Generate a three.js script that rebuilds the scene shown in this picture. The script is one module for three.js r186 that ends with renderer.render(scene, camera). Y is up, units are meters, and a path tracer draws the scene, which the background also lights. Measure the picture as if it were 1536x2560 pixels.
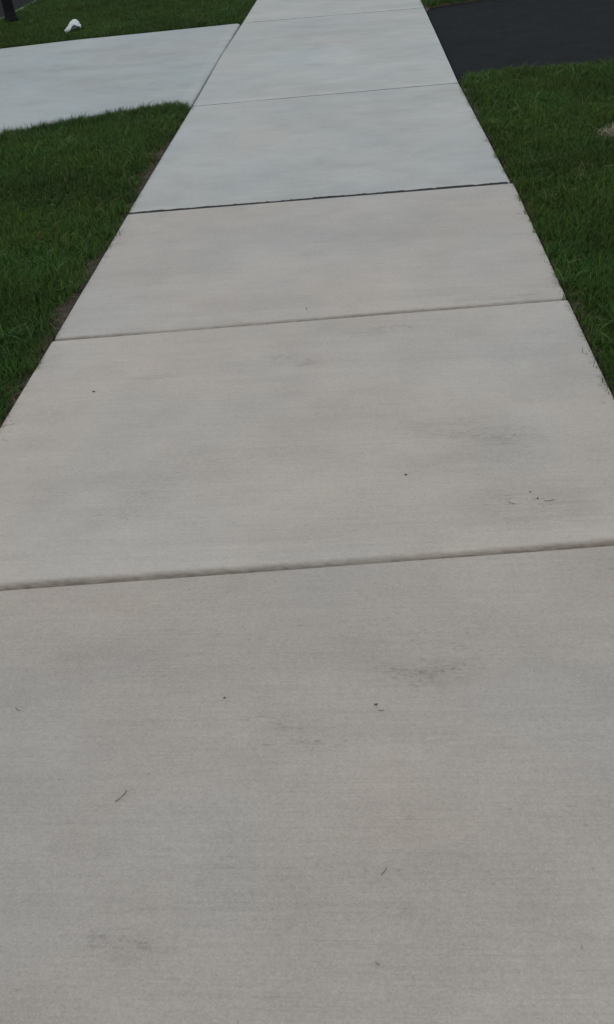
import * as THREE from 'three';
import { mergeGeometries, toCreasedNormals } from 'three/addons/utils/BufferGeometryUtils.js';

// ---------------------------------------------------------------- camera, sky, sun, exposure
const scene = new THREE.Scene();
const camera = new THREE.PerspectiveCamera(60, 614 / 1024, 0.05, 400);
camera.position.set(0, 1.4, 0);
camera.up.set(0.03036, 0.79442, -0.6066);
camera.lookAt(-0.07484, 1.4 - 0.60337, -0.79394);
camera.updateMatrixWorld();

const renderer = new THREE.WebGLRenderer();
renderer.setSize(614, 1024);
renderer.toneMapping = THREE.LinearToneMapping;
renderer.toneMappingExposure = 0.8;
renderer.shadowMap.enabled = true;

// seeded random and value noise
let seedState = 12345;
function rnd() { seedState = (seedState * 1664525 + 1013904223) >>> 0; return seedState / 4294967296; }
function reseed(s) { seedState = s >>> 0; rnd(); rnd(); }
const R = (a, b) => a + (b - a) * rnd();
const NT = new Float32Array(65536);
for (let i = 0; i < 65536; i++) NT[i] = rnd();
function vn(x, y) {                                   // value noise 0..1
  const xi = Math.floor(x), yi = Math.floor(y); let fx = x - xi, fy = y - yi;
  fx = fx * fx * (3 - 2 * fx); fy = fy * fy * (3 - 2 * fy);
  const x0 = xi & 255, x1 = (xi + 1) & 255, y0 = (yi & 255) << 8, y1 = ((yi + 1) & 255) << 8;
  const a = NT[y0 + x0], b = NT[y0 + x1], c = NT[y1 + x0], d = NT[y1 + x1];
  return a + (b - a) * fx + (c - a + (a - b - c + d) * fx) * fy;
}
const fbm = (x, y) => 0.55 * vn(x, y) + 0.28 * vn(x * 2.1 + 7.3, y * 2.1 + 3.1) + 0.17 * vn(x * 4.3 + 1.7, y * 4.3 + 9.2);
const clamp = (v, a = 0, b = 1) => v < a ? a : v > b ? b : v;
const sstep = (a, b, v) => { const t = clamp((v - a) / (b - a)); return t * t * (3 - 2 * t); };

// even overcast sky, the same all the way round
{
  const W = 256, H = 128, d = new Float32Array(W * H * 4);
  for (let j = 0; j < H; j++) for (let i = 0; i < W; i++) {
    const el = (j + 0.5) / H * Math.PI - Math.PI / 2, az = (i / W) * Math.PI * 2;
    const cx = Math.cos(az) * Math.cos(el), cz = Math.sin(az) * Math.cos(el);
    const cl = 0.92 + 0.16 * fbm(20 + cx * 3, 40 + cz * 3 + Math.sin(el) * 2);
    const k = (j * W + i) * 4, up = Math.max(0, Math.sin(el));
    const b = cl * (1.06 - 0.12 * up);
    d[k] = 0.93 * b; d[k + 1] = 0.99 * b; d[k + 2] = 1.06 * b; d[k + 3] = 1;
  }
  const sky = new THREE.DataTexture(d, W, H, THREE.RGBAFormat, THREE.FloatType);
  sky.mapping = THREE.EquirectangularReflectionMapping; sky.magFilter = THREE.LinearFilter; sky.minFilter = THREE.LinearFilter;
  sky.wrapS = THREE.RepeatWrapping; sky.needsUpdate = true;
  scene.background = sky; scene.environment = sky;
}
const sun = new THREE.DirectionalLight(0xfff3e2, 0.6);
sun.position.set(-4, 12, 5); sun.target.position.set(0, 0, -5);
sun.castShadow = true; sun.shadow.radius = 40; sun.shadow.mapSize.set(2048, 2048);
Object.assign(sun.shadow.camera, { left: -14, right: 14, top: 16, bottom: -16, near: 0.5, far: 50 });
scene.add(sun, sun.target);

// ---------------------------------------------------------------- helpers
const taken = new Map();
function numbered(n) { const k = taken.get(n) || 0; taken.set(n, k + 1); return k ? n + '_' + String(k).padStart(3, '0') : n; }
function shade(o) { o.castShadow = true; o.receiveShadow = true; return o; }
function mesh(name, g, m, parent = scene) {
  const o = shade(new THREE.Mesh(g, m)); o.name = parent === scene ? numbered(name) : name; parent.add(o); return o;
}
function group(name) { const g = new THREE.Group(); g.name = numbered(name); scene.add(g); return g; }
function tag(o, label, category, grp, kind) {
  o.userData.label = label; o.userData.category = category;
  if (grp) o.userData.group = grp;
  if (kind) o.userData.kind = kind;
  return o;
}
const SR = new Uint8Array(4097);
for (let i = 0; i <= 4096; i++) { const v = i / 4096; SR[i] = Math.round(255 * (v <= 0.0031308 ? v * 12.92 : 1.055 * Math.pow(v, 1 / 2.4) - 0.055)); }
const enc = v => SR[(clamp(v) * 4096) | 0];
function colourTex(W, H, fn) {                        // fn(u, v, out) in linear colour
  const d = new Uint8Array(W * H * 4), o = [0, 0, 0];
  for (let j = 0; j < H; j++) for (let i = 0; i < W; i++) {
    fn((i + 0.5) / W, (j + 0.5) / H, o); const k = (j * W + i) * 4;
    d[k] = enc(o[0]); d[k + 1] = enc(o[1]); d[k + 2] = enc(o[2]); d[k + 3] = 255;
  }
  const t = new THREE.DataTexture(d, W, H); t.colorSpace = THREE.SRGBColorSpace;
  t.magFilter = THREE.LinearFilter; t.minFilter = THREE.LinearMipmapLinearFilter; t.generateMipmaps = true;
  t.wrapS = t.wrapT = THREE.RepeatWrapping; t.needsUpdate = true; return t;
}
function greyTex(W, H, fn) {
  const d = new Uint8Array(W * H * 4);
  for (let j = 0; j < H; j++) for (let i = 0; i < W; i++) {
    const v = Math.round(255 * clamp(fn(i, j))), k = (j * W + i) * 4; d[k] = d[k + 1] = d[k + 2] = v; d[k + 3] = 255;
  }
  const t = new THREE.DataTexture(d, W, H); t.magFilter = THREE.LinearFilter; t.minFilter = THREE.LinearMipmapLinearFilter;
  t.generateMipmaps = true; t.wrapS = t.wrapT = THREE.RepeatWrapping; t.needsUpdate = true; return t;
}

// ---------------------------------------------------------------- concrete
// broom-finish relief: 0.8 m tile, strokes run across the walk
const broomBump = greyTex(1024, 1024, (i, j) => {
  const x = i / 1024, z = j / 1024;                    // 256-cell noise repeats keep the tile seamless
  return 0.5 + 0.55 * (vn(x * 8, z * 256) - 0.5) + 0.35 * (vn(x * 16 + 3, z * 128 + 9) - 0.5) + 0.3 * (NT[(i * 7 + j * 131) & 65535] - 0.5);
});
function broom(w, l, turned) { const t = broomBump.clone(); t.needsUpdate = true; t.repeat.set(w / 0.8, l / 0.8); if (turned) t.rotation = Math.PI / 2; return t; }

// marks seen on the walk: [x, z, half width, half length, strength, streakiness]
const STAINS = [
  [-0.27, -2.685, 0.10, 0.05, 0.30, 0.8], [-0.2, -2.66, 0.05, 0.03, 0.25, 0.6], [0.06, -2.89, 0.13, 0.035, 0.22, 0.8], [0.24, -2.23, 0.16, 0.05, 0.30, 1],
  [0.36, -2.17, 0.13, 0.05, 0.34, 1], [0.33, -2.05, 0.13, 0.09, 0.26, 0.5], [0.40, -1.84, 0.16, 0.08, 0.3, 1], [0.2, -2.12, 0.3, 0.07, 0.12, 0.7],
  [0.09, -1.27, 0.11, 0.045, 0.34, 0.7], [0.15, -1.33, 0.16, 0.07, 0.18, 0.7], [-0.52, -2.13, 0.14, 0.05, 0.22, 0.8], [-0.62, -1.97, 0.12, 0.09, 0.18, 0.8],
  [-0.66, -1.84, 0.10, 0.05, 0.16, 1], [0.30, -3.56, 0.07, 0.11, 0.20, 0.2], [0.47, -5.5, 0.2, 0.12, 0.24, 0.4], [-0.29, -5.99, 0.16, 0.1, 0.16, 0.3],
  [0.52, -3.12, 0.2, 0.04, 0.3, 0.9], [-0.2, -1.09, 0.16, 0.09, 0.16, 0.6], [-0.42, -0.70, 0.07, 0.03, 0.22, 0.5], [0.16, -0.79, 0.2, 0.07, 0.16, 0.7],
  [-0.06, -5.37, 0.22, 0.15, 0.12, 0.4], [-0.73, -2.61, 0.08, 0.02, 0.24, 1], [0.56, -4.75, 0.18, 0.1, 0.18, 0.6], [-0.1, -3.9, 0.5, 0.12, 0.12, 0.4],
  [0.55, -1.6, 0.12, 0.05, 0.22, 1], [-0.1, -8.9, 0.3, 0.12, 0.2, 0.5], [-0.6, -7.7, 0.4, 0.15, 0.12, 0.5], [0.1, -7.6, 0.5, 0.12, 0.1, 0.5], [0.2, -8.0, 0.3, 0.05, 0.16, 0.9],
  [-0.3, -9.3, 0.6, 0.08, 0.14, 0.7], [-2.6, -7.6, 0.6, 0.2, 0.16, 0.5], [-2.2, -8.7, 0.5, 0.25, 0.16, 0.5], [-1.8, -8.4, 0.4, 0.18, 0.14, 0.6], [-2.9, -8.2, 0.5, 0.2, 0.16, 0.5], [-2.5, -6.9, 0.3, 0.08, 0.2, 0.8], [-1.7, -7.6, 0.35, 0.1, 0.2, 0.7], [-2.3, -8.1, 0.7, 0.07, 0.24, 0.8], [-2.7, -8.9, 0.6, 0.08, 0.22, 0.8], [-3.1, -7.4, 0.5, 0.1, 0.22, 0.8], [0.1, -5.0, 0.35, 0.12, 0.16, 0.4], [-0.7, -5.6, 0.25, 0.2, 0.14, 0.3], [0.35, -6.2, 0.2, 0.15, 0.16, 0.4], [-0.5, -8.9, 0.35, 0.08, 0.2, 0.7], [0.35, -7.2, 0.25, 0.1, 0.16, 0.5],
  [-0.35, -1.35, 0.3, 0.08, 0.12, 0.6], [-0.75, -1.25, 0.14, 0.05, 0.12, 0.5], [0.3, -0.95, 0.2, 0.08, 0.12, 0.6], [-0.1, -0.85, 0.25, 0.06, 0.1, 0.8],
];
// scuffs: [path, spread, count, strength]
const SCUFFS = [
  [[[-0.40, -2.26], [-0.50, -2.15], [-0.58, -2.02], [-0.64, -1.90], [-0.67, -1.78]], 0.035, 170, 0.26],
  [[[-0.33, -2.70], [-0.30, -2.725], [-0.25, -2.70], [-0.21, -2.69], [-0.19, -2.665], [-0.23, -2.65]], 0.010, 120, 0.4],
  [[[-0.02, -2.88], [0.04, -2.905], [0.12, -2.92], [0.16, -2.90]], 0.014, 90, 0.35],
  [[[0.12, -2.27], [0.2, -2.22], [0.3, -2.18], [0.4, -2.16], [0.46, -2.17]], 0.022, 180, 0.36],
  [[[0.30, -1.90], [0.38, -1.86], [0.47, -1.85]], 0.03, 90, 0.45], [[[0.30, -1.80], [0.42, -1.77], [0.52, -1.79]], 0.03, 80, 0.3],
  [[[0.02, -1.28], [0.08, -1.265], [0.13, -1.285], [0.17, -1.30]], 0.018, 120, 0.42], [[[0.06, -1.40], [0.14, -1.36], [0.22, -1.33]], 0.03, 60, 0.25],
  [[[0.42, -3.10], [0.52, -3.125], [0.62, -3.13]], 0.012, 110, 0.42], [[[-0.36, -1.24], [-0.24, -1.17], [-0.14, -1.10]], 0.03, 60, 0.3],
  [[[-0.2, -5.30], [-0.05, -5.28], [0.1, -5.33]], 0.02, 40, 0.3], [[[0.36, -5.52], [0.48, -5.50], [0.58, -5.55]], 0.05, 60, 0.25],
  [[[-0.50, -0.72], [-0.42, -0.695], [-0.38, -0.70]], 0.014, 50, 0.3],
];
const BEIGE = [0.362, 0.335, 0.308], GREY = [0.372, 0.381, 0.368], PALE = [0.328, 0.353, 0.352];
// slab tones differ, the nearest in view darkened in colour for frame-bottom shading; the walk was poured in two stages that meet at the expansion joint
const SLABTONE = [BEIGE, [0.360, 0.329, 0.295], [0.390, 0.360, 0.325], [0.380, 0.352, 0.320], GREY, [0.378, 0.387, 0.374], [0.364, 0.376, 0.364], GREY, GREY, GREY, GREY];
// edge(x, z) -> metres to the nearest tooled joint edge whose dirt shows (large = none)
function concreteTex(W, H, x0, z0, w, l, base, seed, nearJoint, sideDirt, dashes) {
  reseed(seed);
  // dashes: short dark broom scratches and pits, drawn into a mask
  const mask = new Float32Array(W * H).fill(1);
  function dash(x, z, len, th, k, slope = 0) {
    const px = W / w, pz = H / l, n = Math.max(2, Math.round(len * px));
    for (let a = 0; a < n; a++) {
      const fx = (a / n - 0.5) * len, i = Math.round((x + fx - x0) * px), jc = (z + fx * slope - z0) * pz, ht = Math.max(0.5, th * pz / 2);
      if (i < 0 || i >= W) continue;
      const br = vn(x * 50 + a * 0.15, z * 90); if (br < 0.32) continue;
      for (let j = Math.floor(jc - ht); j <= Math.ceil(jc + ht); j++) if (j >= 0 && j < H) { const q = j * W + i; mask[q] = Math.min(mask[q], 1 - k * br * (0.45 + 0.55 * Math.sin(Math.PI * (a + 0.5) / n))); }
    }
  }
  const mine = STAINS.filter(s => s[0] + s[2] > x0 && s[0] - s[2] < x0 + w && s[1] + s[3] > z0 && s[1] - s[3] < z0 + l);
  for (const s of mine) { const n = Math.round(120 * s[5] * s[4]); for (let a = 0; a < n; a++) dash(s[0] + s[2] * (rnd() + rnd() - 1), s[1] + s[3] * (rnd() + rnd() - 1), R(0.003, 0.028), R(0.0006, 0.0014), R(0.06, 0.30), R(-0.08, 0.02)); }
  for (const [pts, wd, n, k] of SCUFFS) for (let a = 0; a < n; a++) {
    const q = rnd() * (pts.length - 1), b = Math.floor(q), t = q - b, p0 = pts[b], p1 = pts[b + 1];
    const x = p0[0] + (p1[0] - p0[0]) * t + wd * (rnd() + rnd() - 1), z = p0[1] + (p1[1] - p0[1]) * t + wd * (rnd() + rnd() - 1);
    if (x > x0 && x < x0 + w && z > z0 && z < z0 + l) dash(x, z, R(0.002, 0.016), R(0.0008, 0.0022), k * R(0.3, 1.0), R(-0.2, 0.1));
  }
  for (let a = 0; a < dashes; a++) dash(x0 + rnd() * w, z0 + rnd() * l, R(0.006, 0.05), R(0.0006, 0.0012), R(0.03, 0.14), R(-0.09, 0));
  for (let a = 0; a < dashes * 3; a++) dash(x0 + rnd() * w, z0 + rnd() * l, R(0.001, 0.003), R(0.001, 0.0022), R(0.1, 0.4));
  const mot = base[2] > 0.34 ? 1.2 : 1.05;           // the newer pour is the blotchier one
  const sx = seed * 3.7, sz = seed * 1.9;
  return colourTex(W, H, (u, v, o) => {
    const x = x0 + u * w, z = z0 + v * l;
    const big = fbm(x * 2.3 + sx, z * 3.1 + sz) - 0.5, mid = fbm(x * 8 + sz, z * 11 + sx) - 0.5;
    const st1 = vn(x * 11 + sx, z * 420) - 0.5, st2 = vn(x * 4 + 5, z * 150 + sz) - 0.5, st3 = vn(x * 2.2 + sz, z * 36 + sx) - 0.5;
    let f = 1 + mot * (0.17 * big + 0.13 * mid) + 0.06 * st1 + 0.035 * st2 + 0.025 * st3 + 0.2 * (rnd() - 0.5) + 0.14 * (vn(x * 330 + sx, z * 330) - 0.5) + 0.05 * (vn(x * 120, z * 150 + sz) - 0.5);
    for (const s of mine) {
      const dx = (x - s[0]) / s[2], dz = (z - s[1]) / s[3], q = dx * dx + dz * dz;
      if (q < 2.2) { const e = 1 - sstep(0.1, 2.2, q + 1.2 * (fbm(x * 24 + sx, z * 34) - 0.5)); f *= 1 - 0.55 * s[4] * e * (0.22 + 0.75 * s[5] * Math.max(0, vn(x * 30, z * 260) - 0.4) + 0.45 * Math.max(0, fbm(x * 34, z * 52) - 0.42)); }
    }
    const q = Math.min(H - 1, (v * H) | 0) * W + Math.min(W - 1, (u * W) | 0);
    f *= mask[q];
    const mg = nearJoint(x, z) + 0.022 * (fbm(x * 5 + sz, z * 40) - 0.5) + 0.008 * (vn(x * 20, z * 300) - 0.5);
    if (mg < 0.11) f *= 1 + 0.055 * sstep(0.11, 0.095, mg) * (0.6 + 0.6 * vn(x * 9, z * 200));   // slightly lighter margin with a ragged border along the joint
    const hue = fbm(x * 1.6 + sz, z * 1.6 + sx + 11) - 0.5;
    let r = base[0] * f * (1 + 0.12 * hue), g = base[1] * f, b = base[2] * f * (1 - 0.10 * hue);
    // brown silt washed into the joint, ragged and grainy
    const e = nearJoint(x, z) + 0.010 * (fbm(x * 3 + sx, z * 12) - 0.5) + 0.005 * (fbm(x * 45, z * 60) - 0.5);
    const silt = clamp((0.021 - e) / 0.015) * (0.46 + 0.5 * (fbm(x * 3 + sx, 4) - 0.15)) * (0.7 + 0.5 * vn(x * 60, z * 420));
    if (silt > 0) { const k = Math.min(0.85, silt); r += (0.125 - r) * k; g += (0.100 - g) * k; b += (0.074 - b) * k; }
    // soil crumbs along the grass sides
    const sd = sideDirt(x, z) + 0.05 * (fbm(x * 14 + sx, z * 14 + sz) - 0.5);
    const soil = clamp((0.022 - sd) / 0.03) * sstep(0.35, 0.75, vn(x * 190 + sx, z * 190) * 0.6 + 0.4 * vn(x * 60, z * 60));
    if (soil > 0) { const k = 0.75 * soil; r += (0.12 - r) * k; g += (0.1 - g) * k; b += (0.07 - b) * k; }
    o[0] = r; o[1] = g; o[2] = b;
  });
}

// a slab cast between two joints; edges: drop profile { w: width of the rolled margin, d: depth }
function stops(len, e0, e1) {
  const s = []; const f = [0, 0.12, 0.3, 0.55, 0.8, 1, 1.6];
  for (const k of f) s.push(k * e0.w);
  const a = s[s.length - 1], b = len - 1.6 * e1.w, n = Math.max(2, Math.ceil((b - a) / 0.06));
  for (let i = 1; i < n; i++) s.push(a + (b - a) * i / n);
  for (const k of [...f].reverse()) s.push(len - k * e1.w);
  return s;
}
const drop = (dist, e) => { const t = clamp(1 - dist / e.w); return e.d * (0.30 * t * t + 0.70 * t * t * t * t * t); };
function slabGeo(c, ed, y0, thick, wob, seed) {
  // c: near-left, near-right, far-right, far-left as [x, z]
  const W = ((c[1][0] - c[0][0]) + (c[2][0] - c[3][0])) / 2, L = Math.abs(((c[0][1] - c[3][1]) + (c[1][1] - c[2][1])) / 2);
  const us = stops(W, ed.left, ed.right), vs = stops(L, ed.near, ed.far), nu = us.length, nv = vs.length;
  const xs = c.map(p => p[0]), zs = c.map(p => p[1]); const bx = Math.min(...xs), bw = Math.max(...xs) - bx, bz = Math.min(...zs), bl = Math.max(...zs) - bz;
  const P = [], UV = [], I = [];
  for (let j = 0; j < nv; j++) for (let i = 0; i < nu; i++) {
    const s = us[i] / W, t = vs[j] / L;
    let x = (c[0][0] * (1 - s) + c[1][0] * s) * (1 - t) + (c[3][0] * (1 - s) + c[2][0] * s) * t;
    let z = (c[0][1] * (1 - s) + c[1][1] * s) * (1 - t) + (c[3][1] * (1 - s) + c[2][1] * s) * t;
    const ei = (i === 0 ? 1 : i === nu - 1 ? -1 : 0), ej = (j === 0 ? -1 : j === nv - 1 ? 1 : 0);
    if (ei) x += ei * wob * 1.4 * (fbm(z * 9 + seed, seed * 1.3 + (ei > 0 ? 0 : 40)) + 0.5 * vn(z * 60, seed) - 0.2);
    if (ej) z += ej * wob * -0.6 * (fbm(x * 14 + seed, seed + (ej > 0 ? 0 : 40)) + 0.5 * vn(x * 70, seed) - 0.4);
    const y = y0 - drop(us[i], ed.left) - drop(W - us[i], ed.right) - drop(vs[j], ed.near) - drop(L - vs[j], ed.far) + 0.003 * (fbm(x * 1.7 + seed, z * 1.7) - 0.5);
    P.push(x, y, z); UV.push((x - bx) / bw, (z - bz) / bl);
  }
  for (let j = 0; j < nv - 1; j++) for (let i = 0; i < nu - 1; i++) { const a = j * nu + i, b = a + 1, d = a + nu, e = d + 1; I.push(a, b, e, a, e, d); }
  const g = new THREE.BufferGeometry();
  g.setAttribute('position', new THREE.Float32BufferAttribute(P, 3)); g.setAttribute('uv', new THREE.Float32BufferAttribute(UV, 2)); g.setIndex(I); g.computeVertexNormals();
  // sides
  const ring = []; for (let i = 0; i < nu; i++) ring.push(i); for (let j = 1; j < nv; j++) ring.push(j * nu + nu - 1);
  for (let i = nu - 2; i >= 0; i--) ring.push((nv - 1) * nu + i); for (let j = nv - 2; j >= 0; j--) ring.push(j * nu);
  const SP = [], SU = [], SI = [];
  for (const k of ring) { SP.push(P[k * 3], P[k * 3 + 1], P[k * 3 + 2], P[k * 3], y0 - thick, P[k * 3 + 2]); SU.push(UV[k * 2], UV[k * 2 + 1], UV[k * 2], UV[k * 2 + 1] + 0.05); }
  for (let k = 0; k < ring.length - 1; k++) { const a = k * 2; SI.push(a, a + 1, a + 3, a, a + 3, a + 2); }
  const sg = new THREE.BufferGeometry();
  sg.setAttribute('position', new THREE.Float32BufferAttribute(SP, 3)); sg.setAttribute('uv', new THREE.Float32BufferAttribute(SU, 2)); sg.setIndex(SI); sg.computeVertexNormals();
  return { geo: mergeGeometries([g, sg]), bx, bz, bw, bl };
}

// large ground sheet below everything
{
  const g = new THREE.PlaneGeometry(400, 400); g.rotateX(-Math.PI / 2);
  const o = mesh('ground', g, new THREE.MeshStandardMaterial({ color: new THREE.Color().setRGB(0.05, 0.055, 0.025), roughness: 1 }));
  o.position.y = -0.16; o.userData.kind = 'structure';
}

// joints of the walk: left end, right end [x, z]
const J = [
  [[-1.165, 1.21], [0.735, 1.09]], [[-1.166, -0.17], [0.735, -0.31]], [[-1.166, -1.552], [0.735, -1.690]], [[-1.158, -2.926], [0.730, -3.072]],
  [[-1.158, -4.309], [0.728, -4.446]], [[-1.152, -6.460], [0.670, -6.642]], [[-1.162, -8.225], [0.660, -8.363]], [[-1.143, -9.843], [0.648, -9.972]],
  [[-1.132, -11.42], [0.645, -11.55]], [[-1.13, -13.0], [0.645, -13.13]], [[-1.13, -14.6], [0.645, -14.73]], [[-1.13, -16.2], [0.645, -16.3]],
];
// per joint: gap, edge of the slab nearer us, edge of the slab beyond
const TOOL = { gap: 0.005, a: { w: 0.010, d: 0.006 }, b: { w: 0.042, d: 0.021 } }, EXP = { gap: 0.030, a: { w: 0.006, d: 0.003 }, b: { w: 0.006, d: 0.003 } };
const CUT = { gap: 0.010, a: { w: 0.010, d: 0.004 }, b: { w: 0.012, d: 0.008 } }, HAIR = { gap: 0.004, a: { w: 0.005, d: 0.0012 }, b: { w: 0.005, d: 0.0015 } };
const TOOL2 = { gap: 0.006, a: TOOL.a, b: { w: 0.062, d: 0.025 } };
const JT = [TOOL, TOOL, TOOL, TOOL2, EXP, CUT, HAIR, CUT, CUT, CUT, CUT, CUT];
const walk = group('sidewalk'); walk.userData.kind = 'structure';
const SIDE = { w: 0.012, d: 0.008 };
const TEX = [[512, 512], [1024, 1024], [2048, 1536], [2048, 1536], [2048, 1536], [1536, 1536], [1024, 1024], [1024, 1024], [512, 512], [512, 512], [512, 512]];
for (let i = 0; i < J.length - 1; i++) {
  if (i === 4) { /* the pour beyond the expansion joint starts a little narrower */ }
  const n = J[i], f = J[i + 1], ga = JT[i].gap / 2, gb = JT[i + 1].gap / 2;
  const nr = i === 4 ? [[-1.160, n[0][1]], [0.716, n[1][1]]] : n;
  const c = [[nr[0][0], nr[0][1] - ga], [nr[1][0], nr[1][1] - ga], [f[1][0], f[1][1] + gb], [f[0][0], f[0][1] + gb]];
  const y0 = [0, 0, 0.002, 0, 0.001, 0, 0, 0, 0, 0, 0][i];
  const s = slabGeo(c, { left: SIDE, right: SIDE, near: JT[i].b, far: JT[i + 1].a }, y0, 0.13, 0.0065, 3.1 + i * 5.7);
  const [W, H] = TEX[i], slope = (nr[1][1] - nr[0][1]) / (nr[1][0] - nr[0][0]), far = i >= 4;
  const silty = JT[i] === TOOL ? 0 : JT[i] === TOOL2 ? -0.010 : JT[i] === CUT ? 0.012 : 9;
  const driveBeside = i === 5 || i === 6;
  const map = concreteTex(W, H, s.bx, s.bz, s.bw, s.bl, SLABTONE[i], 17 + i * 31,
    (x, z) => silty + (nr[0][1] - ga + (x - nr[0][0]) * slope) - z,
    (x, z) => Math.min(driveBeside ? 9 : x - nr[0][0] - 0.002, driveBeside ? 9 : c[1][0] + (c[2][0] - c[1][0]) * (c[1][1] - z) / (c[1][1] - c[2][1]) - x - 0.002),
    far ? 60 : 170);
  const m = new THREE.MeshPhysicalMaterial({ map, specularIntensity: 0.7, roughness: 0.8, bumpMap: broom(s.bw, s.bl), bumpScale: 0.0016 });
  mesh('slab', s.geo, m, walk);
}
// what fills the joints
function fillStrip(j, gap, yFar, yNear, m, name, seed, reach = 1) {
  const n = 120, P = [], I = [], UV = [];
  for (let k = 0; k <= n; k++) {
    const t = k / n * reach, x = j[0][0] + (j[1][0] - j[0][0]) * t, z = j[0][1] + (j[1][1] - j[0][1]) * t, w = 0.0022 * (fbm(x * 12 + seed, 3) + vn(x * 90, seed) - 1);
    P.push(x, yNear + w, z + gap / 2 + 0.006, x, (yFar + yNear) / 2 + w * 1.5, z, x, yFar + w * 0.7, z - gap / 2 - 0.002);
    UV.push(x, 0, x, 0.5 * gap, x, gap);
    if (k < n) { const a = k * 3; I.push(a, a + 3, a + 4, a, a + 4, a + 1, a + 1, a + 4, a + 5, a + 1, a + 5, a + 2); }
  }
  const g = new THREE.BufferGeometry(); g.setAttribute('position', new THREE.Float32BufferAttribute(P, 3)); g.setAttribute('uv', new THREE.Float32BufferAttribute(UV, 2)); g.setIndex(I); g.computeVertexNormals();
  return mesh(name, g, m, walk);
}
const siltTex = colourTex(256, 256, (u, v, o) => { const f = 0.5 + 0.9 * fbm(u * 32, v * 32) * (0.6 + 0.8 * rnd()); o[0] = 0.055 * f; o[1] = 0.043 * f; o[2] = 0.030 * f; });
const silt = new THREE.MeshStandardMaterial({ map: siltTex, roughness: 1 });
const darkSilt = new THREE.MeshStandardMaterial({ color: new THREE.Color().setRGB(0.034, 0.033, 0.031), roughness: 1 });
const fibre = new THREE.MeshStandardMaterial({ color: new THREE.Color().setRGB(0.022, 0.024, 0.025), roughness: 0.95 });
JT.forEach((t, i) => {
  if (i === 0) return;
  if (t === TOOL || t === TOOL2) fillStrip(J[i], t.gap, -0.019, -0.024, silt, 'joint_silt', i * 3.3);
  else if (t === EXP) fillStrip(J[i], t.gap, -0.001, -0.014, fibre, 'joint_filler', i * 3.3, 0.985);
  else if (t === CUT) fillStrip(J[i], t.gap, -0.0015, -0.014, darkSilt, 'joint_silt', i * 3.3);
  else fillStrip(J[i], t.gap, -0.002, -0.007, darkSilt, 'joint_silt', i * 3.3);
});

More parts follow.
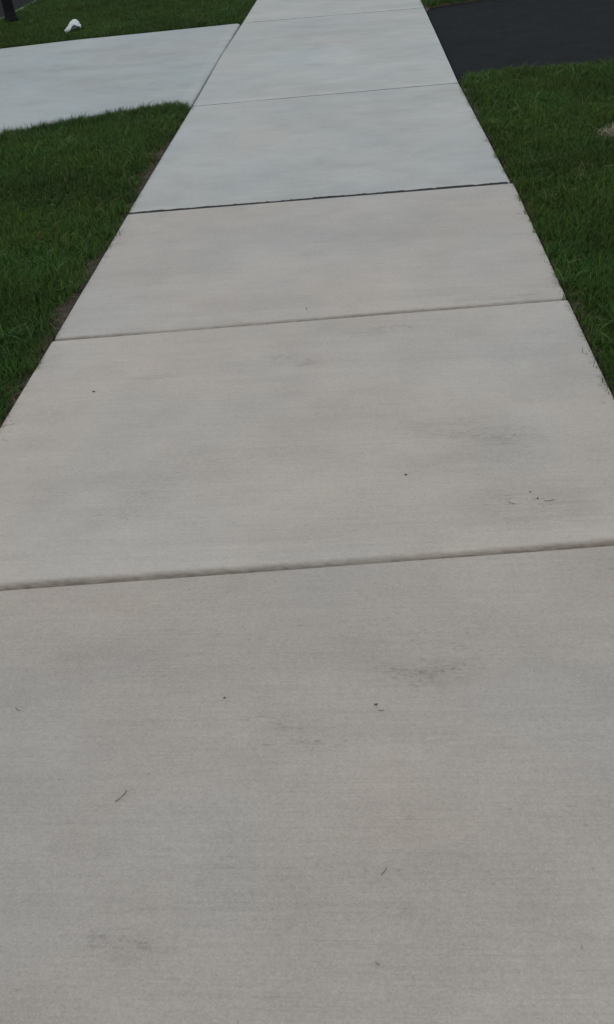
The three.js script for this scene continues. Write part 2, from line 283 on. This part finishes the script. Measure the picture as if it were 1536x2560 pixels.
// concrete driveway on the left: apron flaring towards the road
const driveNear = [[-1.185, -6.50], [-1.22, -6.575], [-1.30, -6.61], [-1.55, -6.525], [-1.98, -6.29], [-2.4, -6.05], [-3.2, -5.58], [-4.05, -5.1]];
const driveFar = [[-1.185, -9.83], [-2.11, -9.66], [-2.73, -9.56], [-3.44, -9.35], [-4.05, -9.15]];
const polyAt = (pl, x) => { for (let k = 0; k < pl.length - 1; k++) { const a = pl[k], b = pl[k + 1]; if (x <= a[0] && x >= b[0]) return a[1] + (b[1] - a[1]) * (x - a[0]) / (b[0] - a[0]); } return x > pl[0][0] ? pl[0][1] : pl[pl.length - 1][1]; };
{
  const x0 = -4.05, x1 = -1.161, roll = { w: 0.045, d: 0.022 }, side = { w: 0.012, d: 0.008 }, W = x1 - x0;
  const us = stops(W, side, roll), nu = us.length; const vf = []; for (let j = 0; j <= 60; j++) vf.push(j / 60); vf.splice(1, 0, 0.002, 0.005); vf.splice(vf.length - 1, 0, 0.995, 0.998);
  const nv = vf.length, P = [], UV = [], I = [];
  for (let j = 0; j < nv; j++) for (let i = 0; i < nu; i++) {
    const x = x0 + us[i], a = polyAt(driveNear, x), b = polyAt(driveFar, x), L = a - b; let z = a + (b - a) * vf[j];
    if (j === 0 || j === nv - 1) z += 0.004 * (fbm(x * 12, j) - 0.5);
    const dr = W - us[i]; const y = -drop(dr, roll) - drop(vf[j] * L, side) - drop((1 - vf[j]) * L, side) + 0.004 * (fbm(x * 1.3, z * 1.3) - 0.5);
    P.push(x + (i === nu - 1 ? 0.003 * (fbm(z * 8, 5) - 0.5) : 0), y, z); UV.push((x - x0) / W, (z + 10) / 5.2);
  }
  for (let j = 0; j < nv - 1; j++) for (let i = 0; i < nu - 1; i++) { const a = j * nu + i, b = a + 1, d = a + nu, e = d + 1; I.push(a, b, e, a, e, d); }
  const g = new THREE.BufferGeometry(); g.setAttribute('position', new THREE.Float32BufferAttribute(P, 3)); g.setAttribute('uv', new THREE.Float32BufferAttribute(UV, 2)); g.setIndex(I); g.computeVertexNormals();
  const ring = []; for (let i = 0; i < nu; i++) ring.push(i); for (let j = 1; j < nv; j++) ring.push(j * nu + nu - 1); for (let i = nu - 2; i >= 0; i--) ring.push((nv - 1) * nu + i); for (let j = nv - 2; j >= 0; j--) ring.push(j * nu);
  const SP = [], SU = [], SI = [];
  for (const k of ring) { SP.push(P[k * 3], P[k * 3 + 1], P[k * 3 + 2], P[k * 3], -0.13, P[k * 3 + 2]); SU.push(UV[k * 2], UV[k * 2 + 1], UV[k * 2], UV[k * 2 + 1] + 0.03); }
  for (let k = 0; k < ring.length - 1; k++) { const a = k * 2; SI.push(a, a + 1, a + 3, a, a + 3, a + 2); }
  const sg = new THREE.BufferGeometry(); sg.setAttribute('position', new THREE.Float32BufferAttribute(SP, 3)); sg.setAttribute('uv', new THREE.Float32BufferAttribute(SU, 2)); sg.setIndex(SI); sg.computeVertexNormals();
  const map = concreteTex(1536, 2048, x0, -10, W, 5.2, PALE, 777, (x) => x1 - x + 0.004, () => 9, 90);
  const o = mesh('concrete_driveway', mergeGeometries([g, sg]), new THREE.MeshPhysicalMaterial({ map, specularIntensity: 0.7, roughness: 0.8, bumpMap: broom(W, 5.2), bumpScale: 0.0016 }));
  o.userData.kind = 'structure';
  // silt in the joint between walk and driveway
  const sp = [], si = []; const n = 80;
  for (let k = 0; k <= n; k++) { const z = -6.47 - 3.35 * k / n, x = -1.158 + 0.006 * Math.sin(k * 0.05), w = 0.002 * (vn(z * 30, 2) - 0.5); sp.push(x - 0.014, -0.013 + w, z, x + 0.008, -0.022 + w, z); if (k < n) { const a = k * 2; si.push(a, a + 1, a + 3, a, a + 3, a + 2); } }
  const jg = new THREE.BufferGeometry(); jg.setAttribute('position', new THREE.Float32BufferAttribute(sp, 3)); jg.setIndex(si); jg.computeVertexNormals();
  mesh('joint_silt', jg, darkSilt, o);
}

// asphalt driveway on the right, road and kerb on the left
function asphaltTex(seed) {
  reseed(seed);
  return colourTex(1024, 1024, (u, v, o) => {
    const g = rnd(), n = fbm(u * 16, v * 16) - 0.5, s = vn(u * 256, v * 256);
    const f = 0.75 + 0.5 * n + 0.6 * (s - 0.3) + (g > 0.98 ? 1.6 : 0) + 0.5 * (g - 0.5);
    o[0] = 0.0125 * f; o[1] = 0.0148 * f; o[2] = 0.0165 * f;
  });
}
const asphaltBump = greyTex(512, 512, (i, j) => 0.5 * vn(i / 2, j / 2) + 0.5 * NT[(i * 31 + j * 977) & 65535]);
function extr(pts, top, depth) {
  const s = new THREE.Shape(pts.map(([x, z]) => new THREE.Vector2(x, -z)));
  const g = new THREE.ExtrudeGeometry(s, { depth, bevelEnabled: false }); g.rotateX(-Math.PI / 2); g.translate(0, top - depth, 0); return g;
}
{
  const map = asphaltTex(91); map.repeat.set(0.5, 0.5); const b = asphaltBump.clone(); b.needsUpdate = true; b.repeat.set(1.2, 1.2);
  const am = new THREE.MeshPhysicalMaterial({ map, bumpMap: b, bumpScale: 0.004, roughness: 0.95, specularIntensity: 0.14 });
  const o = mesh('asphalt_driveway', extr([[0.686, -6.5], [9, -6.5], [9, -11.6], [0.664, -10.5]], -0.024, 0.1), am); o.userData.kind = 'structure';
  const r = mesh('road', extr([[-4.19, 12], [-4.19, -60], [-12, -60], [-12, 12]], -0.12, 0.03), am); r.userData.kind = 'structure';
  const kmap = colourTex(256, 1024, (u, v, oo) => { const f = 0.85 + 0.3 * fbm(u * 16, v * 64) + 0.14 * (rnd() - 0.5); oo[0] = 0.40 * f; oo[1] = 0.36 * f; oo[2] = 0.31 * f; });
  const km = new THREE.MeshStandardMaterial({ map: kmap, roughness: 0.9 });
  const kerb = group('kerb'); kerb.userData.kind = 'structure';
  for (let k = 0; k < 14; k++) {
    const za = 6 - k * 2.4; const h = za - 2.39 < -5 && za > -9.4 ? -0.09 : za < -9 ? -0.034 : 0.004;
    const g = new THREE.BoxGeometry(0.13, 0.2, 2.39); g.translate(-4.137, h - 0.1, za - 1.195); mesh('kerb_stone', g, km, kerb);
  }
}

// ---------------------------------------------------------------- lawns
const LAWNS = [
  { key: 'ln', top: -0.018, p: [[-4.055, 5], [-1.176, 5], [-1.170, -2.9], [-1.166, -6.455], ...driveNear.slice(0).map(([x, z]) => [x - 0.004, z + 0.012])],
    gap: (x, z) => x > -1.35 && z > -6.3 ? 0.010 + 0.036 * sstep(0.42, 0.75, fbm(z * 3.1, 8)) : 0.006 },
  { key: 'lf', top: -0.030, p: [[-1.153, -9.86], [-1.145, -22], [-4.11, -22], [-4.11, -9.15], ...[...driveFar].reverse().map(([x, z]) => [x, z - 0.014])],
    gap: (x, z) => x < -4 ? 0.004 : z > -10 ? 0.05 : 0.02 },
  { key: 'rn', top: -0.018, p: [[0.743, 5], [8, 5], [8, -7.05], [1.82, -7.0], [1.07, -6.97], [0.84, -6.93], [0.74, -6.86], [0.702, -6.74], [0.682, -6.6], [0.735, -4.47], [0.742, -4.42]],
    gap: (x, z) => x < 0.95 && z > -6.7 ? 0.004 + 0.026 * sstep(0.5, 0.8, fbm(z * 3.2 + 31, 5)) : 0.006 },
  { key: 'rf', top: -0.014, p: [[0.660, -9.86], [0.715, -10.05], [0.824, -10.14], [1.018, -10.24], [2.0, -10.46], [8, -11.2], [8, -22], [0.656, -22]],
    gap: () => 0.015 },
];
const soilTex = (() => { reseed(4242); return colourTex(1024, 1024, (u, v, o) => {
  const n = fbm(u * 32, v * 32), m = vn(u * 128, v * 128), th = vn(u * 256 + 3 * vn(v * 16, 3), v * 64);
  const f = 0.55 + 0.7 * n * (0.6 + 0.7 * m) + 0.3 * (rnd() - 0.5); const straw = sstep(0.72, 0.9, th) * 0.8;
  o[0] = 0.062 * f + 0.09 * straw; o[1] = 0.047 * f + 0.07 * straw; o[2] = 0.030 * f + 0.04 * straw; }); })();
const soilBump = greyTex(512, 512, (i, j) => 0.6 * fbm(i / 8, j / 8) + 0.4 * NT[(i * 13 + j * 517) & 65535]);
const soilMat = new THREE.MeshStandardMaterial({ map: soilTex, bumpMap: soilBump, bumpScale: 0.012, roughness: 1 });
soilTex.repeat.set(1.25, 1.25); soilBump.repeat.set(2, 2);

function inside(p, x, z) { let c = false; for (let i = 0, j = p.length - 1; i < p.length; j = i++) { const [a, b] = p[i], [d, e] = p[j]; if ((b > z) !== (e > z) && x < (d - a) * (z - b) / (e - b) + a) c = !c; } return c; }
function edgeDist(p, x, z) { let m = 9; for (let i = 0, j = p.length - 1; i < p.length; j = i++) { const ax = p[j][0], az = p[j][1], bx = p[i][0] - ax, bz = p[i][1] - az; const t = clamp(((x - ax) * bx + (z - az) * bz) / (bx * bx + bz * bz)); m = Math.min(m, Math.hypot(x - ax - bx * t, z - az - bz * t)); } return m; }

// blades: narrow bent ribbons, folded along the middle
function blade(P, C, I, x, z, h, w, az, bend, col, y0 = 0) {
  const ca = Math.cos(az), sa = Math.sin(az), n = 3, b0 = P.length / 3;
  for (let k = 0; k <= n; k++) {
    const t = k / n, out = bend * t * t * h, y = y0 + h * (t - 0.32 * Math.min(1.6, bend) * t * t), ww = w * (k === n ? 0 : 1 - 0.35 * t * t) / 2;
    const px = x + ca * out, pz = z + sa * out;
    if (k === n) { P.push(px, y, pz); C.push(...col); } else { P.push(px - sa * ww, y, pz + ca * ww, px + sa * ww, y, pz - ca * ww); C.push(...col, ...col); }
  }
  for (let k = 0; k < n - 1; k++) { const a = b0 + k * 2; I.push(a, a + 1, a + 3, a, a + 3, a + 2); }
  I.push(b0 + (n - 1) * 2, b0 + (n - 1) * 2 + 1, b0 + n * 2);
}
function finish(P, C, I) { const g = new THREE.BufferGeometry(); g.setAttribute('position', new THREE.Float32BufferAttribute(P, 3)); g.setAttribute('color', new THREE.Float32BufferAttribute(C, 3)); g.setIndex(I); g.computeVertexNormals(); return g; }
reseed(99);
const tuft = (() => { const P = [], C = [], I = [];
  for (let k = 0; k < 40; k++) {
    const r = 0.05 * Math.sqrt(rnd()), a = rnd() * 6.283, m = rnd(), v = R(0.45, 1.65);
    const col = m < 0.62 ? [0.034 * v, 0.088 * v, 0.010 * v] : m < 0.84 ? [0.064 * v, 0.094 * v, 0.017 * v] : m < 0.945 ? [0.048 * v, 0.110 * v, 0.042 * v] : [0.17 * v, 0.16 * v, 0.08 * v];
    blade(P, C, I, r * Math.cos(a), r * Math.sin(a), R(0.028, 0.054), R(0.0012, 0.0026), rnd() * 6.283, R(0.1, 1.5), col);
  } return finish(P, C, I); })();
const longTuft = (() => { const P = [], C = [], I = [];
  for (let k = 0; k < 9; k++) { const v = R(0.8, 1.5); blade(P, C, I, R(-0.02, 0.02), R(-0.02, 0.02), R(0.055, 0.105), R(0.0024, 0.0044), rnd() * 6.283, R(0.2, 1.2), [0.052 * v, 0.125 * v, 0.024 * v]); }
  return finish(P, C, I); })();
const strawBit = (() => { const P = [], C = [], I = [];
  for (let k = 0; k < 5; k++) { const v = R(0.45, 1.3); blade(P, C, I, R(-0.03, 0.03), R(-0.03, 0.03), R(0.010, 0.032), R(0.0012, 0.0024), rnd() * 6.283, R(1.2, 2.4), [0.15 * v, 0.118 * v, 0.065 * v], 0.002); }
  return finish(P, C, I); })();
const grassMat = new THREE.MeshPhysicalMaterial({ vertexColors: true, specularIntensity: 0.2, roughness: 0.5, side: THREE.DoubleSide });
const strawMat = new THREE.MeshStandardMaterial({ vertexColors: true, roughness: 0.85, side: THREE.DoubleSide });

function inst(name, geo, mat, list, label, category) {
  const m = shade(new THREE.InstancedMesh(geo, mat, list.length)); m.name = numbered(name);
  const q = new THREE.Matrix4(), e = new THREE.Euler(), qq = new THREE.Quaternion(), c = new THREE.Color();
  list.forEach((t, k) => { e.set(t.tx || 0, t.a, t.tz || 0); qq.setFromEuler(e); q.compose(new THREE.Vector3(t.x, t.y, t.z), qq, new THREE.Vector3(t.s, t.s * (t.h || 1), t.s)); m.setMatrixAt(k, q); c.setRGB(t.c[0], t.c[1], t.c[2]); m.setColorAt(k, c); });
  m.instanceMatrix.needsUpdate = true; if (m.instanceColor) m.instanceColor.needsUpdate = true;
  tag(m, label, category, null, 'stuff'); scene.add(m); return m;
}
const TXT = {
  ln: ['short mown grass between sidewalk, road and concrete driveway, on the camera side', 'grass'],
  lf: ['short mown grass around the black post and the white bag', 'grass'],
  rn: ['short mown grass with a straw patch beside the sidewalk and asphalt driveway', 'grass'],
  rf: ['short mown grass beyond the black asphalt driveway', 'grass'],
};
TXT.ln[0] = 'short mown grass wedge between the sidewalk and the flared side of the concrete driveway';
const STRAW = [1.465, -5.16];
const post = [-3.892, -11.146];
for (const L of LAWNS) {
  const so = mesh('lawn_soil', extr(L.p, L.top, 0.11), soilMat); so.userData.kind = 'structure';
  reseed(L.key.charCodeAt(0) * 131 + L.key.charCodeAt(1) * 7);
  const grass = [], long = [], straw = [];
  const xs = L.p.map(q => q[0]), zs = L.p.map(q => q[1]), x0 = Math.min(...xs), x1 = Math.max(...xs), z0 = Math.min(...zs), z1 = Math.max(...zs);
  const step = 0.034, nx = Math.ceil((x1 - x0) / step), nz = Math.ceil((z1 - z0) / step), N = nx * nz;
  for (let k = 0; k < N; k++) {
    const x = x0 + (k % nx + rnd()) * step, z = z0 + (Math.floor(k / nx) + rnd()) * step, keep = rnd(), a = rnd() * 6.283, s0 = rnd(), h0 = rnd(), c0 = rnd(), c1 = rnd();
    const d = Math.hypot(x, z); const dens = (z > 0.5 || d > 16 || Math.abs(x) > 5) ? 0.3 : 1;
    if (keep > dens || !inside(L.p, x, z)) continue;
    const e = edgeDist(L.p, x, z), g = L.gap(x, z) * (0.7 + 0.6 * vn(x * 25, z * 25));
    const bare = L.key === 'rn' ? Math.hypot((x - STRAW[0]) / 0.16, (z - STRAW[1]) / 0.13) : 9;
    if (e < g) { if (c0 < 0.8) straw.push({ x, y: L.top, z, a, s: 0.7 + s0 * 0.6, c: [0.7 + c1 * 0.5, 0.7 + c1 * 0.5, 0.7 + c1 * 0.5] }); continue; }
    if (bare < 1 + 0.5 * (vn(x * 30, z * 30) - 0.5)) continue;
    if (Math.hypot(x - post[0], z - post[1]) < 0.085) continue;
    const patch = fbm(x * 1.9 + 3, z * 1.9), p2 = fbm(x * 6, z * 6 + 20);
    const v = 0.44 + 0.66 * patch + 0.30 * (c0 - 0.5), y = 0.72 + 0.62 * p2;       // greener and yellower patches
    const thin = e < g + 0.03 ? 0.65 : 1; if (c1 > thin) { if (c0 < 0.12) straw.push({ x, y: L.top, z, a, s: 0.8, c: [0.8, 0.8, 0.8] }); continue; }
    grass.push({ x, y: L.top - 0.004, z, a, s: 0.85 + 0.4 * s0, h: (0.82 + 0.42 * h0) * (0.85 + 0.42 * p2), tx: 0.25 * (c1 - 0.5), tz: 0.25 * (c0 - 0.5), c: [v * y, v, v * (1.1 - 0.25 * y)] });
    if (c0 < (e < 0.2 ? 0.05 : 0.012)) long.push({ x, y: L.top - 0.004, z, a: a * 2, s: 0.8 + 0.35 * h0, c: [v * y, v, v] });
    if (c0 > 0.955) straw.push({ x, y: L.top + 0.018, z, a, s: 0.7 + 0.5 * s0, tx: 0.4, h: 1.3, c: [0.8, 0.85, 0.7] });
  }
  inst('grass', tuft, grassMat, grass, TXT[L.key][0], 'grass');
  inst('tall_grass', longTuft, grassMat, long, 'longer stray blades in the ' + TXT[L.key][0].replace('short mown ', ''), 'grass');
  inst('dry_grass', strawBit, strawMat, straw, 'dry straw bits in the ' + TXT[L.key][0].replace('short mown ', ''), 'dry grass');
}
// bare patch with pale straw in the right lawn
{
  reseed(6); const list = [];
  for (let k = 0; k < 420; k++) { const a = rnd() * 6.283, r = Math.sqrt(rnd()); list.push({ x: STRAW[0] + 0.15 * r * Math.cos(a), y: -0.006 + 0.022 * (1 - r) * rnd(), z: STRAW[1] + 0.12 * r * Math.sin(a), a: rnd() * 6.283, s: R(0.8, 1.7), c: (q => [q, q * 1.04, q * 1.3])(R(0.7, 1.9)) }); }
  inst('straw_patch', strawBit, strawMat, list, 'pale dead straw on a bare patch in the grass beside the sidewalk', 'straw');
}

// ---------------------------------------------------------------- things
// black post by the road
{
  const g = group('round_post'); g.position.set(post[0], -0.03, post[1]); g.rotation.z = 0.03;
  const bm = new THREE.MeshPhysicalMaterial({ color: new THREE.Color().setRGB(0.006, 0.007, 0.008), roughness: 0.75, specularIntensity: 0.25 });
  const lathe = p => new THREE.LatheGeometry(p.map(q => new THREE.Vector2(q[0], q[1])), 36);
  mesh('pole', lathe([[0.062, 0.10], [0.058, 0.5], [0.052, 2.6], [0, 2.6]]), bm, g);
  mesh('base_collar', lathe([[0, -0.03], [0.076, -0.03], [0.076, 0.03], [0.079, 0.04], [0.079, 0.052], [0.074, 0.06], [0.068, 0.085], [0.0665, 0.11], [0.06, 0.115]]), bm, g);
  mesh('cap', lathe([[0.056, 2.59], [0.064, 2.6], [0.064, 2.63], [0.04, 2.66], [0, 2.675]]), bm, g);
  tag(g, 'black round metal post with a collared base standing in the grass by the road', 'post');
}
// crumpled white plastic bag
{
  reseed(31);
  const n = 46, m = 40, P = [], I = [];
  const surf = (t, th, off) => {
    const r = (0.026 + 0.038 * sstep(0, 0.8, t)) * (1 - 0.55 * Math.pow(Math.max(0, t - 0.86) / 0.14, 2));
    const fold = 0.010 * (fbm(t * 7 + 3, th * 3 + 5) - 0.5) * 2 + 0.006 * (vn(t * 16, th * 7 + 2) - 0.5) + 0.006 * Math.abs(vn(t * 5 + 9, th * 9) - 0.5);
    const rr = r + fold - off;
    return [(t - 0.5) * 0.175 + 0.010 * (vn(th * 4, t * 3) - 0.5), Math.sin(th) * rr * 1.15, Math.cos(th) * rr];
  };
  for (const off of [0, 0.0015]) for (let j = 0; j <= m; j++) for (let i = 0; i <= n; i++) {
    const t = i / n, cut = Math.pow(Math.sin(Math.PI * clamp((t - 0.16) / 0.8)), 0.7); const a0 = -0.3 + 0.95 * cut + 0.15 * vn(t * 9, 1), a1 = Math.PI * 1.08 + 0.1 * vn(t * 8, 7);
    P.push(...surf(t, a0 + (a1 - a0) * j / m, off));
  }
  const S = (n + 1) * (m + 1), id = (k, j, i) => k * S + j * (n + 1) + i;
  for (let k = 0; k < 2; k++) for (let j = 0; j < m; j++) for (let i = 0; i < n; i++) { const a = id(k, j, i), b = id(k, j, i + 1), c = id(k, j + 1, i + 1), d = id(k, j + 1, i); if (k) I.push(a, c, b, a, d, c); else I.push(a, b, c, a, c, d); }
  for (let i = 0; i < n; i++) for (const j of [0, m]) I.push(id(0, j, i), id(1, j, i), id(1, j, i + 1), id(0, j, i), id(1, j, i + 1), id(0, j, i + 1));
  for (let j = 0; j < m; j++) for (const i of [0, n]) I.push(id(0, j, i), id(0, j + 1, i), id(1, j + 1, i), id(0, j, i), id(1, j + 1, i), id(1, j, i));
  const g = new THREE.BufferGeometry(); g.setAttribute('position', new THREE.Float32BufferAttribute(P, 3)); g.setIndex(I); g.computeVertexNormals();
  const o = mesh('plastic_bag', g, new THREE.MeshPhysicalMaterial({ color: new THREE.Color().setRGB(0.54, 0.59, 0.59), roughness: 0.42, side: THREE.DoubleSide, }));
  o.position.set(-2.925, 0.008, -10.15); o.rotation.set(0.1, 0.36, 0.36, 'YXZ');
  tag(o, 'crumpled white plastic bag lying in the grass above the concrete driveway', 'bag');
}
// litter on the walk
const crumbM = new THREE.MeshStandardMaterial({ color: new THREE.Color().setRGB(0.06, 0.05, 0.038), roughness: 0.9 });
const stalkM = new THREE.MeshStandardMaterial({ color: new THREE.Color().setRGB(0.13, 0.115, 0.085), roughness: 0.9 });
function curved(len, r, bendAmt) {
  const c = new THREE.QuadraticBezierCurve3(new THREE.Vector3(-len / 2, r, 0), new THREE.Vector3(0, r * 1.6, bendAmt), new THREE.Vector3(len / 2, r, 0));
  return new THREE.TubeGeometry(c, 10, r, 6, false);
}
function leafBit(size, seed) {
  const g = new THREE.IcosahedronGeometry(size / 2, 2), p = g.attributes.position;
  for (let i = 0; i < p.count; i++) { const x = p.getX(i), y = p.getY(i), z = p.getZ(i), k = 0.7 + 0.7 * vn(x / size * 4 + seed, z / size * 4 + seed); p.setXYZ(i, x * 1.25 * k, y * 0.42 * k + 0.12 * size * (x / size) * (x / size) * 4, z * 0.75 * k); }
  g.computeVertexNormals(); return g;
}
const bits = [[-0.906, -2.528, 0.011], [-0.228, -3.097, 0.008], [0.091, -1.993, 0.009], [0.424, -1.867, 0.008], [0.409, -1.896, 0.006], [-0.007, -1.190, 0.009], [-0.318, -1.213, 0.006]];
reseed(55);
bits.forEach(([x, z, s], k) => {
  const o = mesh('leaf_crumb', leafBit(s * 0.7, k * 3.7), crumbM); o.position.set(x, 0.0035, z); o.rotation.y = R(0, 6.28);
  tag(o, 'tiny dark crumb of dry leaf lying on the beige sidewalk', 'leaf crumb', 'dark crumbs on the sidewalk');
});
const stalks = [[-0.75, -1.191, 0.02, -0.55, 0.003], [0.003, -1.175, 0.016, 0.05, 0.001], [-0.001, -0.828, 0.022, 0.95, 0.002], [-0.015, -0.673, 0.011, -0.7, 0.002], [0.453, -1.857, 0.04, 0.1, 0.003], [0.356, -1.851, 0.022, -0.5, 0.004]];
stalks.forEach(([x, z, l, a, b]) => {
  const o = mesh('grass_clipping', curved(l * 0.75, 0.0007, b), stalkM); o.position.set(x, 0.0025, z); o.rotation.y = a;
  tag(o, 'short thin dark grass clipping lying on the beige sidewalk', 'clipping', 'grass clippings on the sidewalk');
});
{
  const o = mesh('grass_stalk', curved(0.030, 0.0008, 0.006), stalkM); o.position.set(-0.487, 0.0025, -0.979); o.rotation.y = 0.95;
  tag(o, 'longest curved dry grass stalk lying on the beige sidewalk', 'stalk');
}
renderer.render(scene, camera);
